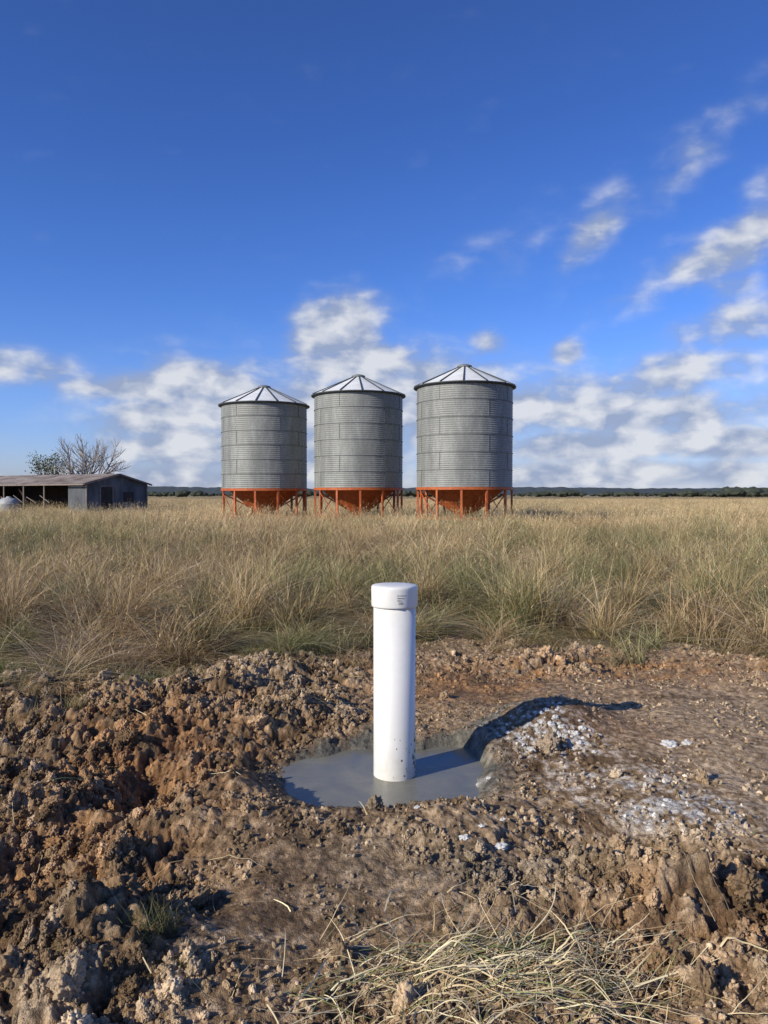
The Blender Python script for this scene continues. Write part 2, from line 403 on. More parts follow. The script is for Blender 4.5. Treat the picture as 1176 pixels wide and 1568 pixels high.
# ------------------------------------------------------------------ puddle (wet concrete)
pm, t, bs = new_mat('wet_concrete')
tco = t.n('ShaderNodeTexCoord'); n1 = t.noise(tco.outputs['Object'], 4, 6, 0.6, 0.5); n2 = t.noise(tco.outputs['Object'], 45, 4, 0.6)
t.l(t.ramp(n1, [(0.3, (.145, .142, .112)), (0.7, (.225, .217, .168))]), bs.inputs['Base Color'])
t.l(t.mr(n1, .3, .7, .14, .34), bs.inputs['Roughness']); bs.inputs['Specular IOR Level'].default_value = .34
b = t.n('ShaderNodeBump'); b.inputs['Strength'].default_value = 0.5; b.inputs['Distance'].default_value = 0.006
t.l(t.m('ADD', n1, t.m('MULTIPLY', n2, .18)), b.inputs['Height']); t.l(b.outputs[0], bs.inputs['Normal'])
th = np.linspace(0, 2 * math.pi, 96, endpoint=False)
pv = [(0.08, 4.10, 0.0)]; pf = []
for j, rr in enumerate(np.linspace(0.1, 1, 10)):
    for a in th:
        ca, sa = math.cos(a), math.sin(a)
        pv.append((0.08 + 0.66 * rr * ca, 4.10 + 0.60 * rr * sa, 0.0))
for i in range(96): pf.append((0, 1 + i, 1 + (i + 1) % 96))
for j in range(9):
    for i in range(96):
        a = 1 + j * 96 + i; b_ = 1 + j * 96 + (i + 1) % 96; pf.append((a, a + 96, b_ + 96, b_))
new_mesh_obj('wet_concrete_puddle', pv, pf, [pm])

# ------------------------------------------------------------------ lathe & box helpers
def lathe(profile, seg=64, cap_top=False, cap_bot=False):
    a = np.linspace(0, 2 * math.pi, seg, endpoint=False); v = []; f = []
    for (r, z) in profile:
        for q in a: v.append((r * math.cos(q), r * math.sin(q), z))
    for j in range(len(profile) - 1):
        for i in range(seg):
            i2 = (i + 1) % seg
            f.append((j * seg + i, j * seg + i2, (j + 1) * seg + i2, (j + 1) * seg + i))
    if cap_bot: f.append(tuple(range(seg - 1, -1, -1)))
    if cap_top: f.append(tuple((len(profile) - 1) * seg + i for i in range(seg)))
    return v, f
class Geo:
    def __init__(s): s.v = []; s.f = []
    def add(s, v, f):
        o = len(s.v); s.v += [tuple(q) for q in v]; s.f += [tuple(i + o for i in q) for q in f]
    def box(s, c, size, rz=0):
        hx, hy, hz_ = size[0] / 2, size[1] / 2, size[2] / 2; co, si = math.cos(rz), math.sin(rz)
        v = []
        for dz in (-hz_, hz_):
            for dx, dy in ((-hx, -hy), (hx, -hy), (hx, hy), (-hx, hy)):
                v.append((c[0] + dx * co - dy * si, c[1] + dx * si + dy * co, c[2] + dz))
        s.add(v, [(3, 2, 1, 0), (4, 5, 6, 7), (0, 1, 5, 4), (1, 2, 6, 5), (2, 3, 7, 6), (3, 0, 4, 7)])
    def beam(s, a, b, r0, r1=None, seg=4):
        r1 = r0 if r1 is None else r1
        a = Vector(a); b = Vector(b); d = (b - a)
        if d.length < 1e-6: return
        q = d.to_track_quat('Z', 'Y'); v = []
        for P, r in ((a, r0), (b, r1)):
            for i in range(seg):
                an = 2 * math.pi * (i + .5) / seg
                v.append(P + q @ Vector((r * math.cos(an), r * math.sin(an), 0)))
        f = [(i, (i + 1) % seg, seg + (i + 1) % seg, seg + i) for i in range(seg)]
        f.append(tuple(range(seg - 1, -1, -1))); f.append(tuple(range(seg, 2 * seg)))
        s.add(v, f)
    def obj(s, name, mats, smooth=False, parent=None):
        return new_mesh_obj(name, s.v, s.f, mats, smooth, parent)

# ------------------------------------------------------------------ pvc pipe
pvc, t, bs = new_mat('white_pvc')
tco = t.n('ShaderNodeTexCoord'); sp = t.n('ShaderNodeSeparateXYZ'); t.l(tco.outputs['Object'], sp.inputs[0])
n1 = t.noise(tco.outputs['Object'], 14, 5, 0.6); n2 = t.noise(tco.outputs['Object'], 70, 3, 0.5)
low = t.mr(sp.outputs[2], 0.0, 0.6, 1, 0, True)
dirt = t.m('MULTIPLY', low, t.mr(n1, 0.36, 0.75, 0.12, 0.60), clamp=True)
spk = t.m('MULTIPLY', t.mr(n2, 0.70, 0.74, 0, 0.6), t.mr(sp.outputs[2], 0.0, 0.8, 1, 0))
f = t.m('MAXIMUM', dirt, spk)
base = t.mix(t.mr(n1, .3, .7, 0, 1), (.74, .73, .67, 1), (.80, .79, .735, 1))
t.l(t.mix(f, base, (.46, .41, .31, 1)), bs.inputs['Base Color'])
bs.inputs['Roughness'].default_value = 0.38
pipe = empty('pvc_pipe', (PX, PY, 0))
v_, f_ = lathe([(0.112, -0.12), (0.112, 0.94), (0.100, 0.94), (0.1, 0.6)], 96)
new_mesh_obj('pipe_body', v_, f_, [pvc], True, pipe)
prof = [(0.113, 0.905), (0.1205, 0.905), (0.1225, 0.909), (0.1235, 0.915), (0.1245, 1.000), (0.124, 1.008), (0.1215, 1.014), (0.116, 1.018), (0.06, 1.0215), (0.001, 1.0225)]
v_, f_ = lathe(prof, 96); cap = new_mesh_obj('end_cap', v_, f_, [pvc], True, pipe)
ink = simple_mat('printed_ink', (.16, .17, .18), 0.6, var=.3, scale=300)
g = Geo()
def on_cap(ang0, ang1, z0, z1, r=0.1252):
    v = []
    for a in np.linspace(ang0, ang1, 5):
        for z in (z0, z1): v.append((r * math.cos(a), r * math.sin(a), z))
    g.add(v, [(2 * i, 2 * i + 2, 2 * i + 3, 2 * i + 1) for i in range(4)])
a0 = math.radians(-84)
for row, z in enumerate((0.972, 0.958, 0.946)):
    q = a0
    while q < a0 + 0.40 - 0.1 * row:
        wd = random.uniform(0.018, 0.05); on_cap(q, q + wd, z, z + random.choice([.004, .0055])); q += wd + 0.018
for i in range(9):
    on_cap(a0 + .05 + i * .022, a0 + .05 + i * .022 + .009, .928, .941)
g.obj('printed_label', [ink], False, pipe)
mud = simple_mat('dried_mud', (.24, .19, .13), .9, scale=60)
g = Geo(); v2, f2 = ico(2)
for i in range(36):
    a = math.radians(random.gauss(-45, 30)); z = abs(random.gauss(0, .14)) + .01; s = random.choice([.0018, .0025, .0035, .005])
    if i < 9: a = math.radians(-20 + random.uniform(-12, 12)); z = random.uniform(.04, .20); s = random.uniform(.005, .010)
    rr = 0.1125; c_ = np.array([rr * math.cos(a), rr * math.sin(a), z])
    er = np.array([math.cos(a), math.sin(a), 0]); et = np.array([-math.sin(a), math.cos(a), 0]); ez = np.array([0, 0, 1])
    P = c_ + s * (v2[:, :1] * et + v2[:, 1:2] * ez * random.uniform(1, 2.2) + v2[:, 2:] * er * 0.3)
    g.add(P, f2.tolist())
g.obj('mud_splashes', [mud], True, pipe)

# ------------------------------------------------------------------ grain silos
zinc, t, bs = new_mat('corrugated_zinc')
tco = t.n('ShaderNodeTexCoord'); mp = t.n('ShaderNodeMapping'); t.l(tco.outputs['Object'], mp.inputs[0]); mp.inputs['Scale'].default_value = (1, 1, .25)
n1 = t.noise(mp.outputs[0], 3, 6, .65); n2 = t.noise(tco.outputs['Object'], 18, 5, .6)
ff = t.m('ADD', t.m('MULTIPLY', n1, .6), t.m('MULTIPLY', n2, .4))
t.l(t.ramp(ff, [(0.35, (.175, .182, .165)), (0.5, (.235, .243, .222)), (.66, (.34, .35, .32))]), bs.inputs['Base Color'])
bs.inputs['Metallic'].default_value = 0.08; t.l(t.mr(n1, .3, .7, .5, .65), bs.inputs['Roughness']); bs.inputs['Specular IOR Level'].default_value = .35
lapm = simple_mat('lap_zinc', (.15, .158, .148), .6, .1, .2, 4)
roofm = simple_mat('roof_zinc', (.74, .75, .71), .5, .0, .12, 2.5)
trim = simple_mat('dark_trim', (.05, .06, .06), .6, .1, .2, 5)
orange = simple_mat('orange_paint', (.40, .085, .020), .55, 0, .25, 6, col2=(.56, .14, .032))
def silo(x, y, wallH, z0, R, rot):
    e = empty('grain_silo', (x, y, 0), rot)
    prof = []; nwave = int(wallH / 0.085); nz = nwave * 6
    for i in range(nz + 1):
        z = z0 + wallH * i / nz
        prof.append((R + 0.0065 * math.sin(2 * math.pi * nwave * i / nz), z))
    v, f = lathe(prof, 120); new_mesh_obj('wall', v, f, [zinc], True, e)
    g = Geo(); nrings = 6
    for k in range(1, nrings):
        z = z0 + wallH * k / nrings
        v, f = lathe([(R + .002, z - .014), (R + .020, z - .013), (R + .021, z + .013), (R + .002, z + .014)], 96); g.add(v, f)
    g.obj('sheet_laps', [lapm], False, e)
    g = Geo()
    for k in range(nrings):
        for q in range(4):
            a = q * math.pi / 2 + (k % 2) * 0.55 + .3
            zc = z0 + wallH * (k + 0.5) / nrings
            g.box(((R + .006) * math.cos(a), (R + .006) * math.sin(a), zc), (.014, .02, wallH / nrings * .93), a)
    g.obj('seams', [lapm], False, e)
    zt = z0 + wallH; Ro = R + 0.13; rise = 0.90; ns = 14
    g = Geo(); v = []; f = []; m = ns * 6
    for i in range(m):
        a = 2 * math.pi * i / m
        v.append((Ro * math.cos(a), Ro * math.sin(a), zt - .02)); v.append((.28 * math.cos(a), .28 * math.sin(a), zt + rise * .9))
    for i in range(m):
        j = (i + 1) % m; f.append((2 * i, 2 * j, 2 * j + 1, 2 * i + 1))
    g.add(v, f); g.obj('roof', [roofm], False, e)
    g = Geo()
    for i in range(ns):
        a = 2 * math.pi * i / ns; g.beam((Ro * math.cos(a), Ro * math.sin(a), zt + .0), (.27 * math.cos(a), .27 * math.sin(a), zt + rise * .9 + .02), .034, .026)
    g.obj('roof_ribs', [trim], False, e)
    g = Geo(); v, f = lathe([(R - .02, zt - .09), (R + .05, zt - .09), (Ro + .01, zt - .06), (Ro + .015, zt - .02), (Ro - .02, zt - .008)], 120); g.add(v, f)
    g.obj('eave_trim', [trim], True, e)
    g = Geo(); v, f = lathe([(.29, zt + rise * .86), (.31, zt + rise * .93), (.30, zt + rise * .99), (.18, zt + rise * 1.04), (.001, zt + rise * 1.06)], 32); g.add(v, f); g.obj('cap_lid', [lapm], True, e)
    g = Geo(); v, f = lathe([(R - .06, z0 - .11), (R + .035, z0 - .11), (R + .04, z0 - .002), (R - .06, z0 - .002)], 96); g.add(v, f); g.obj('ring_beam', [orange], False, e)
    g = Geo(); v, f = lathe([(.18, .45), (.22, .50), (R - .35, z0 - .112)], 48); g.add(v, f); g.obj('hopper', [orange], True, e)
    g = Geo(); nl = 12
    for i in range(nl):
        a = 2 * math.pi * (i + .5) / nl; rr = R - .03
        g.box((rr * math.cos(a), rr * math.sin(a), (z0 - .11) / 2), (.085, .085, z0 - .114), a)
        a2 = 2 * math.pi * (i + 1.5) / nl
        g.beam((rr * math.cos(a), rr * math.sin(a), .55), (rr * math.cos(a2), rr * math.sin(a2), .55), .03)
        if i % 3 == 0:
            g.beam(((rr+.04) * math.cos(a), (rr+.04) * math.sin(a), z0 - .2), ((rr+.04) * math.cos(a2), (rr+.04) * math.sin(a2), .5), .022)
            g.beam((rr * math.cos(a), rr * math.sin(a), z0 - .25), (.6 * math.cos(a), .6 * math.sin(a), .85), .04)
    g.obj('legs', [orange], False, e)
    return e
silo(3.36, 32.2, 4.17, 1.80, 1.985, 0.1)
silo(-1.15, 34.8, 4.15, 1.80, 1.985, 0.33)
silo(-5.63, 36.3, 3.90, 1.78, 1.985, 0.2)

# ------------------------------------------------------------------ farm shed
shed = empty('farm_shed', (-17.8, 46.0, 0), math.atan2(-0.5, 0.87))
Ls, Ds, He, Hr = 13.5, 4.7, 2.22, 2.80
wallm = simple_mat('shed_wall_tin', (.11, .118, .125), .7, .05, .55, 1.6, stretch=(1, 1, .4))
rustr = simple_mat('shed_roof_rust', (.28, .19, .13), .75, .05, .4, .9, col2=(.55, .47, .38))
timber = simple_mat('grey_timber', (.22, .18, .15), .85, 0, .3, 6)
darkm = simple_mat('shed_inside', (.035, .03, .025), .9, 0, .3, 2)
def corr_sheet(p0, u, vdir, nlen, wlen, nrm, pitch=.09, amp=.012):
    k = int(nlen / pitch * 4); v = []; f = []
    p0, u, vdir, nrm = map(Vector, (p0, u, vdir, nrm))
    for i in range(k + 1):
        s = nlen * i / k; o = nrm * (amp * math.sin(2 * math.pi * s / pitch))
        v.append(p0 + u * s + o); v.append(p0 + u * s + vdir * wlen + o)
    for i in range(k): f.append((2 * i, 2 * i + 2, 2 * i + 3, 2 * i + 1))
    return v, f
g = Geo()
k = 60
v = []; f = []
for i in range(k * 4 + 1):
    s = Ds * i / (k * 4); top = He + (Hr - He) * (1 - abs(s - Ds / 2) / (Ds / 2)) - .03
    o = .012 * math.sin(2 * math.pi * i / 4); v.append((o, s, 0)); v.append((o, s, top))
for i in range(k * 4): f.append((2 * i, 2 * i + 2, 2 * i + 3, 2 * i + 1))
g.add(v, f)
v, f = corr_sheet((-1.6, -.02, 0), (1, 0, 0), (0, 0, 1), 1.58, He - .04, (0, 1, 0)); g.add(v, f)
g.obj('end_wall', [wallm], False, shed)
g = Geo(); v, f = corr_sheet((-Ls, Ds, 0), (1, 0, 0), (0, 0, 1), Ls - .05, He - .04, (0, 1, 0)); g.add(v, f)
g.box((-1.62, Ds / 2, 1.05), (.05, Ds - .1, 2.1)); g.box((-Ls, Ds / 2, 1.1), (.05, Ds, 2.2)); g.obj('inside_walls', [darkm], False, shed)
g = Geo()
for side in (0, 1):
    y0 = -.35 if side == 0 else Ds + .25
    z0_ = He - .06
    yd = Ds / 2 - y0; sl_ = math.hypot(yd, Hr - z0_); vd = (0, yd / sl_, (Hr - z0_) / sl_)
    v, f = corr_sheet((-Ls - .2, y0, z0_), (1, 0, 0), vd, Ls + .45, sl_, (0, 0, 1), .12, .014); g.add(v, f)
g.obj('roof', [rustr], False, shed)
g = Geo(); g.box((-Ls / 2, -.37, He - .12), (Ls + .4, .04, .09)); 
for yy0, yy1 in ((-.35, Ds / 2), (Ds + .25, Ds / 2)):
    g.beam((.24, yy0, He - .12), (.24, yy1, Hr - .06), .05)
for xx in np.arange(-Ls, -1.7, 2.0):
    g.beam((xx, -.28, 0), (xx + random.uniform(-.05, .05), -.28, He - .1), .06, .05, 7)
g.beam((0.03, .0, 0), (.03, 0, He), .05); g.beam((.03, Ds, 0), (.03, Ds, He), .05)
g.box((.035, 1.0, 1.0), (.05, .06, 2.0)); g.box((.035, 1.95, 1.0), (.05, .06, 2.0)); g.box((.035, 1.475, 2.03), (.05, 1.01, .06))
for k in range(5): g.beam((-3 - 1.3 * k, -.30, 1.0), (-3.9 - 1.3 * k, -.30, 1.45 - .1 * (k % 2)), .025)
g.obj('timber_frame', [timber], False, shed)
g = Geo(); g.box((.03, 3.2, 1.35), (.02, .8, .6)); g.box((.03, 1.475, 1.0), (.02, .86, 1.9)); g.obj('door_and_window', [darkm], False, shed)
tankm = simple_mat('tank_plastic', (.36, .37, .36), .6, 0, .2, 3)
tank = empty('water_tank', (-23.0, 47.2, 0))
v, f = lathe([(.62, 0), (.62, .9), (.63, .92), (.62, .94), (.62, 1.05), (.45, 1.25), (.15, 1.32), (.15, 1.38), (.001, 1.38)], 32)
new_mesh_obj('tank_shell', v, f, [tankm], True, tank)

# ------------------------------------------------------------------ trees
bark = simple_mat('bare_bark', (.28, .25, .215), .85, 0, .3, 10)
def grow(g, p, d, L, r, depth, tips):
    nseg = 3
    for i in range(nseg):
        d2 = (d + Vector((random.gauss(0, .12), random.gauss(0, .12), random.gauss(.03, .08)))).normalized()
        p2 = p + d2 * (L / nseg); r2 = r * .86
        g.beam(p, p2, r, r2, 5 if depth > 2 else 4); p, d, r = p2, d2, r2
        if depth > 0 and i > 0 or (depth > 0 and depth < 4):
            q = (d + Vector((random.gauss(0, .65), random.gauss(0, .65), random.gauss(.15, .35)))).normalized()
            grow(g, p, q, L * random.uniform(.55, .8), max(.016, r * .66), depth - 1, tips)
    if depth > 0:
        for s in range(2):
            q = (d + Vector((random.gauss(0, .5), random.gauss(0, .5), random.gauss(.1, .3)))).normalized()
            grow(g, p, q, L * random.uniform(.6, .8), max(.016, r * .8), depth - 1, tips)
    else: tips.append(p)
def normalise(g, height, width):
    a = np.array(g.v); s = height / a[:, 2].max(); wx = max(abs(a[:, 0]).max(), abs(a[:, 1]).max()); 
    a[:, 2] *= s; a[:, :2] *= min(1.6, width / wx); g.v = [tuple(q) for q in a]
    return s, min(1.6, width / wx)
random.seed(11)
g = Geo(); tips = []
for k in range(4):
    an = k * 1.6 + .3
    grow(g, Vector((0.1 * math.cos(an), .1 * math.sin(an), .6)), Vector((math.cos(an) * .75, math.sin(an) * .75, 1)).normalized(), 1.8, .15, 3, tips)
g.beam((0, 0, -.1), (0, 0, .75), .26, .2, 8)
normalise(g, 6.2, 3.2)
bt = empty('bare_tree', (-23.4, 60, 0)); g.obj('branches', [bark], False, bt)
leafm = simple_mat('leaves', (.12, .135, .055), .6, 0, .4, 3)
random.seed(5)
g = Geo(); tips = []
for k in range(3):
    an = k * 2.1; grow(g, Vector((0, 0, .8)), Vector((math.cos(an) * .8, math.sin(an) * .8, 1)).normalized(), 1.3, .1, 2, tips)
g.beam((0, 0, -.1), (0, 0, .9), .2, .15, 8)
s1, s2 = normalise(g, 4.7, 1.3)
ft = empty('gum_tree', (-26.4, 61, 0)); g.obj('branches', [bark], False, ft)
g = Geo()
for tpt in tips:
    if random.random() < .22: continue
    c_ = Vector((tpt.x * s2, tpt.y * s2, tpt.z * s1))
    for k in range(26):
        o = c_ + Vector((random.gauss(0, .2), random.gauss(0, .2), random.gauss(0, .16)))
        a_ = Vector((random.gauss(0, 1), random.gauss(0, 1), random.gauss(0, 1))).normalized() * .08; b_ = Vector((random.gauss(0, 1), random.gauss(0, 1), random.gauss(0, 1))).normalized() * .05
        g.add([o - a_, o + b_, o + a_, o - b_], [(0, 1, 2, 3)])
g.obj('foliage', [leafm], False, ft)

# distant trees & hills
hillm = simple_mat('distant_hills', (.045, .062, .07), .95, 0, .12, .01)  # bluish tone of distance haze is painted into the base colour
hv = []; hx = np.linspace(-4000, 4000, 1600)
hh_ = 14.5 + 4 * fbm(hx / 500, hx * 0, 3, 400) + 1.8 * fbm(hx / 30, hx * 0 + 2, 3, 410) + 6 * np.exp(-((hx + 520) / 260) ** 2) + 5*np.exp(-((hx - 300) / 220) ** 2)
for x_, h_ in zip(hx, hh_):
    hv += [(x_, 1700, -1), (x_, 1760, max(2, h_)), (x_, 2300, -1)]
hf = []
for i in range(len(hx) - 1):
    a = i * 3; hf += [(a, a + 3, a + 4, a + 1), (a + 1, a + 4, a + 5, a + 2)]
new_mesh_obj('hills', hv, hf, [hillm], False)
dtm = simple_mat('distant_foliage', (.038, .046, .028), .9, 0, .45, .2)
g = Geo(); v1, f1 = ico(2)
random.seed(3)
def blob(x, y, z, s, sz):
    jit = np.array([1 + .45 * mn.noise(Vector(q) * 1.7 + Vector((x, y, 0))) for q in v1])
    g.add(v1 * jit[:, None] * np.array([s, s, sz]) + np.array([x, y, z]), f1.tolist())
for i in range(520):
    yb = random.uniform(420, 800); xb = random.uniform(-.75, .75) * yb
    dens = .5 + .5 * vnoise(np.array([xb / 90.]), np.array([yb / 200.]), 430)[0] + (.4 if xb / yb > .42 else 0)
    if random.random() > dens: continue
    s = random.uniform(1.8, 4.4) * (1.25 if xb / yb > .44 else .75)
    for k in range(3): blob(xb + random.uniform(-5, 5), yb, s * .55 + random.uniform(0, .8), s * random.uniform(.7, 1.5), s * .6)
g.obj('distant_trees', [dtm], False)

# ------------------------------------------------------------------ grass
grm, t, bs = new_mat('grass')
ab = t.n('ShaderNodeAttribute', attribute_name='bcol'); ai = t.n('ShaderNodeAttribute', attribute_name='icol', attribute_type='INSTANCER')
c = t.mix(1.0, ab.outputs['Color'], ai.outputs['Color'], 'MULTIPLY')
t.l(c, bs.inputs['Base Color']); bs.inputs['Roughness'].default_value = .6; bs.inputs['Specular IOR Level'].default_value = .25
tr = t.n('ShaderNodeBsdfTranslucent'); t.l(c, tr.inputs[0]); mxs = t.n('ShaderNodeMixShader'); mxs.inputs[0].default_value = .15
t.l(bs.outputs[0], mxs.inputs[1]); t.l(tr.outputs[0], mxs.inputs[2]); t.l(mxs.outputs[0], t.nodes['Material Output'].inputs[0])

def make_blades(base, az_, L, lean, droop, width, K, col0, col1, side=None, twist=0.3):
    n = len(L); tt = np.linspace(0, 1, K + 1)
    dirh = np.stack([np.cos(az_), np.sin(az_)], -1)
    hor = (lean[:, None] * tt + droop[:, None] * tt ** 2.2) * L[:, None]
    ver = (tt - 0.55 * (lean[:, None] + droop[:, None]).clip(0, 1.6) * tt ** 2 * 0.75) * L[:, None]
    wob = 0.02 * L[:, None] * np.sin(tt * 5 + rng.random((n, 1)) * 6)
    cx_ = base[:, 0:1] + dirh[:, 0:1] * hor - dirh[:, 1:2] * wob; cy_ = base[:, 1:2] + dirh[:, 1:2] * hor + dirh[:, 0:1] * wob; cz_ = base[:, 2:3] + ver
    sa = az_ + math.pi / 2 + rng.normal(0, .7, n)
    wv = width[:, None] * (1 - tt ** 1.6 * 0.85)
    sxv = np.cos(sa)[:, None] * wv / 2; syv = np.sin(sa)[:, None] * wv / 2
    Lp = np.stack([cx_ - sxv, cy_ - syv, cz_], -1); Rp = np.stack([cx_ + sxv, cy_ + syv, cz_], -1)
    V = np.stack([Lp, Rp], 2).reshape(n, (K + 1) * 2, 3)
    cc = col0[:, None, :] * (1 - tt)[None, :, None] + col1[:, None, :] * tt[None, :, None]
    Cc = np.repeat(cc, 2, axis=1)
    o = (np.arange(n) * (K + 1) * 2)[:, None]; j = np.arange(K)[None, :] * 2
    F = np.stack([o + j, o + j + 1, o + j + 3, o + j + 2], -1).reshape(-1, 4)
    return V.reshape(-1, 3), F, Cc.reshape(-1, 3)
S1 = np.array([.78, .62, .34]); S2 = np.array([.50, .36, .17]); G1 = np.array([.25, .245, .085]); G2 = np.array([.12, .14, .045]); BR = np.array([.26, .155, .085])
def tuft(name, n, rad, L, lean, droop, wd, green, heads=0, K=6, link=False):
    az_ = rng.random(n) * 6.283; rr = rad * np.sqrt(rng.random(n))
    a2 = rng.random(n) * 6.283
    base = np.stack([rr * np.cos(a2), rr * np.sin(a2), np.full(n, -.03)], -1)
    Ln = rng.uniform(L[0], L[1], n); ln = np.abs(rng.normal(lean, .20, n)); dr = np.abs(rng.normal(droop, .30, n))
    isg = rng.random(n) < green; k = rng.random((n, 1))
    c1 = np.where(isg[:, None], G1 * (1 - k) + G2 * k, S1 * (1 - k) + S2 * k)
    dead = rng.random(n) < .14; c1[dead] = BR
    pale = rng.random(n) < .13; c1[pale] = np.array([.90, .79, .54])
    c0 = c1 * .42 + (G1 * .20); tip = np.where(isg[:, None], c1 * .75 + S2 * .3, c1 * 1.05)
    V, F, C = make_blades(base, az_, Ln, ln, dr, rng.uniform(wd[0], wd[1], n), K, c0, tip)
    Vs, Fs, Cs = [V], [F], [C]; off = len(V)
    if heads:
        m = heads; az2 = rng.random(m) * 6.283; bs_ = np.stack([rng.normal(0, rad * .6, m), rng.normal(0, rad * .6, m), np.zeros(m)], -1)
        Lh = rng.uniform(L[1] * .8, L[1] * 1.25, m); l2 = np.abs(rng.normal(.18, .18, m)); d2 = np.abs(rng.normal(.2, .2, m))
        cs = np.tile(S1 * 1.1, (m, 1)) * rng.uniform(.7, 1.15, (m, 1))
        V, F, C = make_blades(bs_, az2, Lh, l2, d2, np.full(m, wd[0] * .75), K, cs * .7, cs)
        Vs.append(V); Fs.append(F + off); Cs.append(C); off += len(V)
        Vt = V.reshape(m, (K + 1) * 2, 3); 
        for q in range(2):
            fpos = 1 - q * .045; tip_ = Vt[:, -1] * (fpos) + Vt[:, -3] * (1 - fpos)
            ns = m; b_ = tip_ - np.array([0, 0, q * .025])
            V2, F2, C2 = make_blades(b_, rng.random(ns) * 6.283, rng.uniform(.03, .06, ns), np.full(ns, .35), np.full(ns, .3), np.full(ns, wd[0]), 2, cs, cs * .95)
            Vs.append(V2); Fs.append(F2 + off); Cs.append(C2); off += len(V2)
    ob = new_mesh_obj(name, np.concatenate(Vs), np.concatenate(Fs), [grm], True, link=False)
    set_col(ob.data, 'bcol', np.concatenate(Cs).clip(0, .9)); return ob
protos = [
 tuft('g00', 105, .12, (.35, .80), .28, .50, (.004, .009), .36, 5),
 tuft('g01', 105, .13, (.40, .85), .40, .70, (.004, .009), .28, 4),
 tuft('g02', 95, .10, (.45, .90), .20, .35, (.004, .008), .48, 7),
 tuft('g03', 105, .13, (.30, .70), .65, .95, (.004, .009), .18, 4),
 tuft('g04', 120, .14, (.25, .50), .40, .65, (.004, .009), .80, 0),
 tuft('g05', 100, .12, (.10, .24), .35, .40, (.003, .005), .85, 0),     # short green
 tuft('g06', 100, .22, (.25, .60), 1.05, .70, (.004, .008), .05, 0),     # flattened dead
 tuft('g07', 130, .34, (.40, .85), .26, .40, (.009, .015), .28, 14, 4), # far
 tuft('g08', 130, .38, (.45, .90), .32, .48, (.009, .015), .20, 16, 4),
 tuft('g09', 5, .05, (.5, .8), .1, .1, (.003, .004), .1, 6, 6),           # tall stalks
 tuft('g10', 50, .10, (.25, .55), .50, .60, (.004, .007), .05, 6),        # sparse straw
]
P_, R_, Sc, I_, Cc_ = [], [], [], [], []
def put(x, y, i, s, sh=None):
    n = len(x); z = H(x, y)
    P_.append(np.stack([x, y, z], -1)); r = np.zeros((n, 3)); r[:, 2] = rng.random(n) * 6.283; r[:, 0] = rng.normal(0, .16, n); r[:, 1] = rng.normal(0, .16, n)
    R_.append(r); sc = np.stack([s, s, s * (sh if sh is not None else 1)], -1); Sc.append(sc); I_.append(i)
    pn = fbm(x * 1.1, y * .8, 3, 500); pn2 = fbm(x * .15, y * .08, 2, 510)
    k = (rng.random(n) * .65 + .64)
    g_ = np.clip(.42 + 2.0 * pn + .8 * pn2, 0, 1) * (1 - .45 * sstep(12, 35, y))
    col = np.stack([1.10 - .50 * g_, 1.0 - .28 * g_, 1.0 - .42 * g_], -1) * k[:, None]
    Cc_.append(col)
def band(y0, y1, dens, marg=2.0):
    area = (y1 - y0) * (0.62 * (y0 + y1) + 2 * marg); n = int(area * dens)
    y = rng.uniform(y0, y1, n * 2); x = rng.uniform(-1, 1, n * 2) * (.62 * y1 + marg)
    k = np.abs(x) < .62 * y + marg; x, y = x[k][:n], y[k][:n]; return x, y
def tuss(x, y): return np.clip(.48 + 1.8 * fbm(x * 1.45, y * 1.3, 3, 520), 0, 1)
x, y = band(6.2, 12, 20); e = y - edgeY(x); hn = tuss(x, y)
k = (e > .05) & (rng.random(len(x)) < .14 + .95 * hn); x, y, e, hn = x[k], y[k], e[k], hn[k]
idx_ = np.where(e < .4, rng.choice([4, 5, 6, 3, 10], len(x), p=[.18, .20, .22, .18, .22]), rng.choice([0, 1, 2, 3, 4, 6, 10], len(x), p=[.2, .22, .10, .20, .10, .08, .10]))
leftg = (x < -1.2) & (e < 1.6) & (rng.random(len(x)) < .45); idx_ = np.where(leftg, rng.choice([4, 5, 3], len(x)), idx_)
s = rng.uniform(.75, 1.15, len(x)); sh = (.34 + .80 * hn) * (.55 + .45 * sstep(0, .8, e)); put(x, y, idx_, s, sh)
x, y = band(12, 24, 8); hn = tuss(x * .8, y * .7); k = rng.random(len(x)) < .36 + .7 * hn; x, y, hn = x[k], y[k], hn[k]
put(x, y, rng.choice([0, 1, 2, 3, 4], len(x), p=[.25, .30, .16, .23, .06]), rng.uniform(.9, 1.3, len(x)), .48 + .52 * hn)
x, y = band(20, 60, 3.0, 3); hn = tuss(x * .45, y * .35)
put(x, y, rng.choice([7, 8], len(x)), rng.uniform(.85, 1.2, len(x)), .56 + .46 * hn)
x, y = band(60, 160, 0.8, 5); put(x, y, rng.choice([7, 8], len(x)), rng.uniform(1.1, 1.5, len(x)), rng.uniform(.55, .75, len(x)))
x, y = band(9, 40, .06); put(x, y, np.full(len(x), 9), rng.uniform(1.1, 1.6, len(x)))
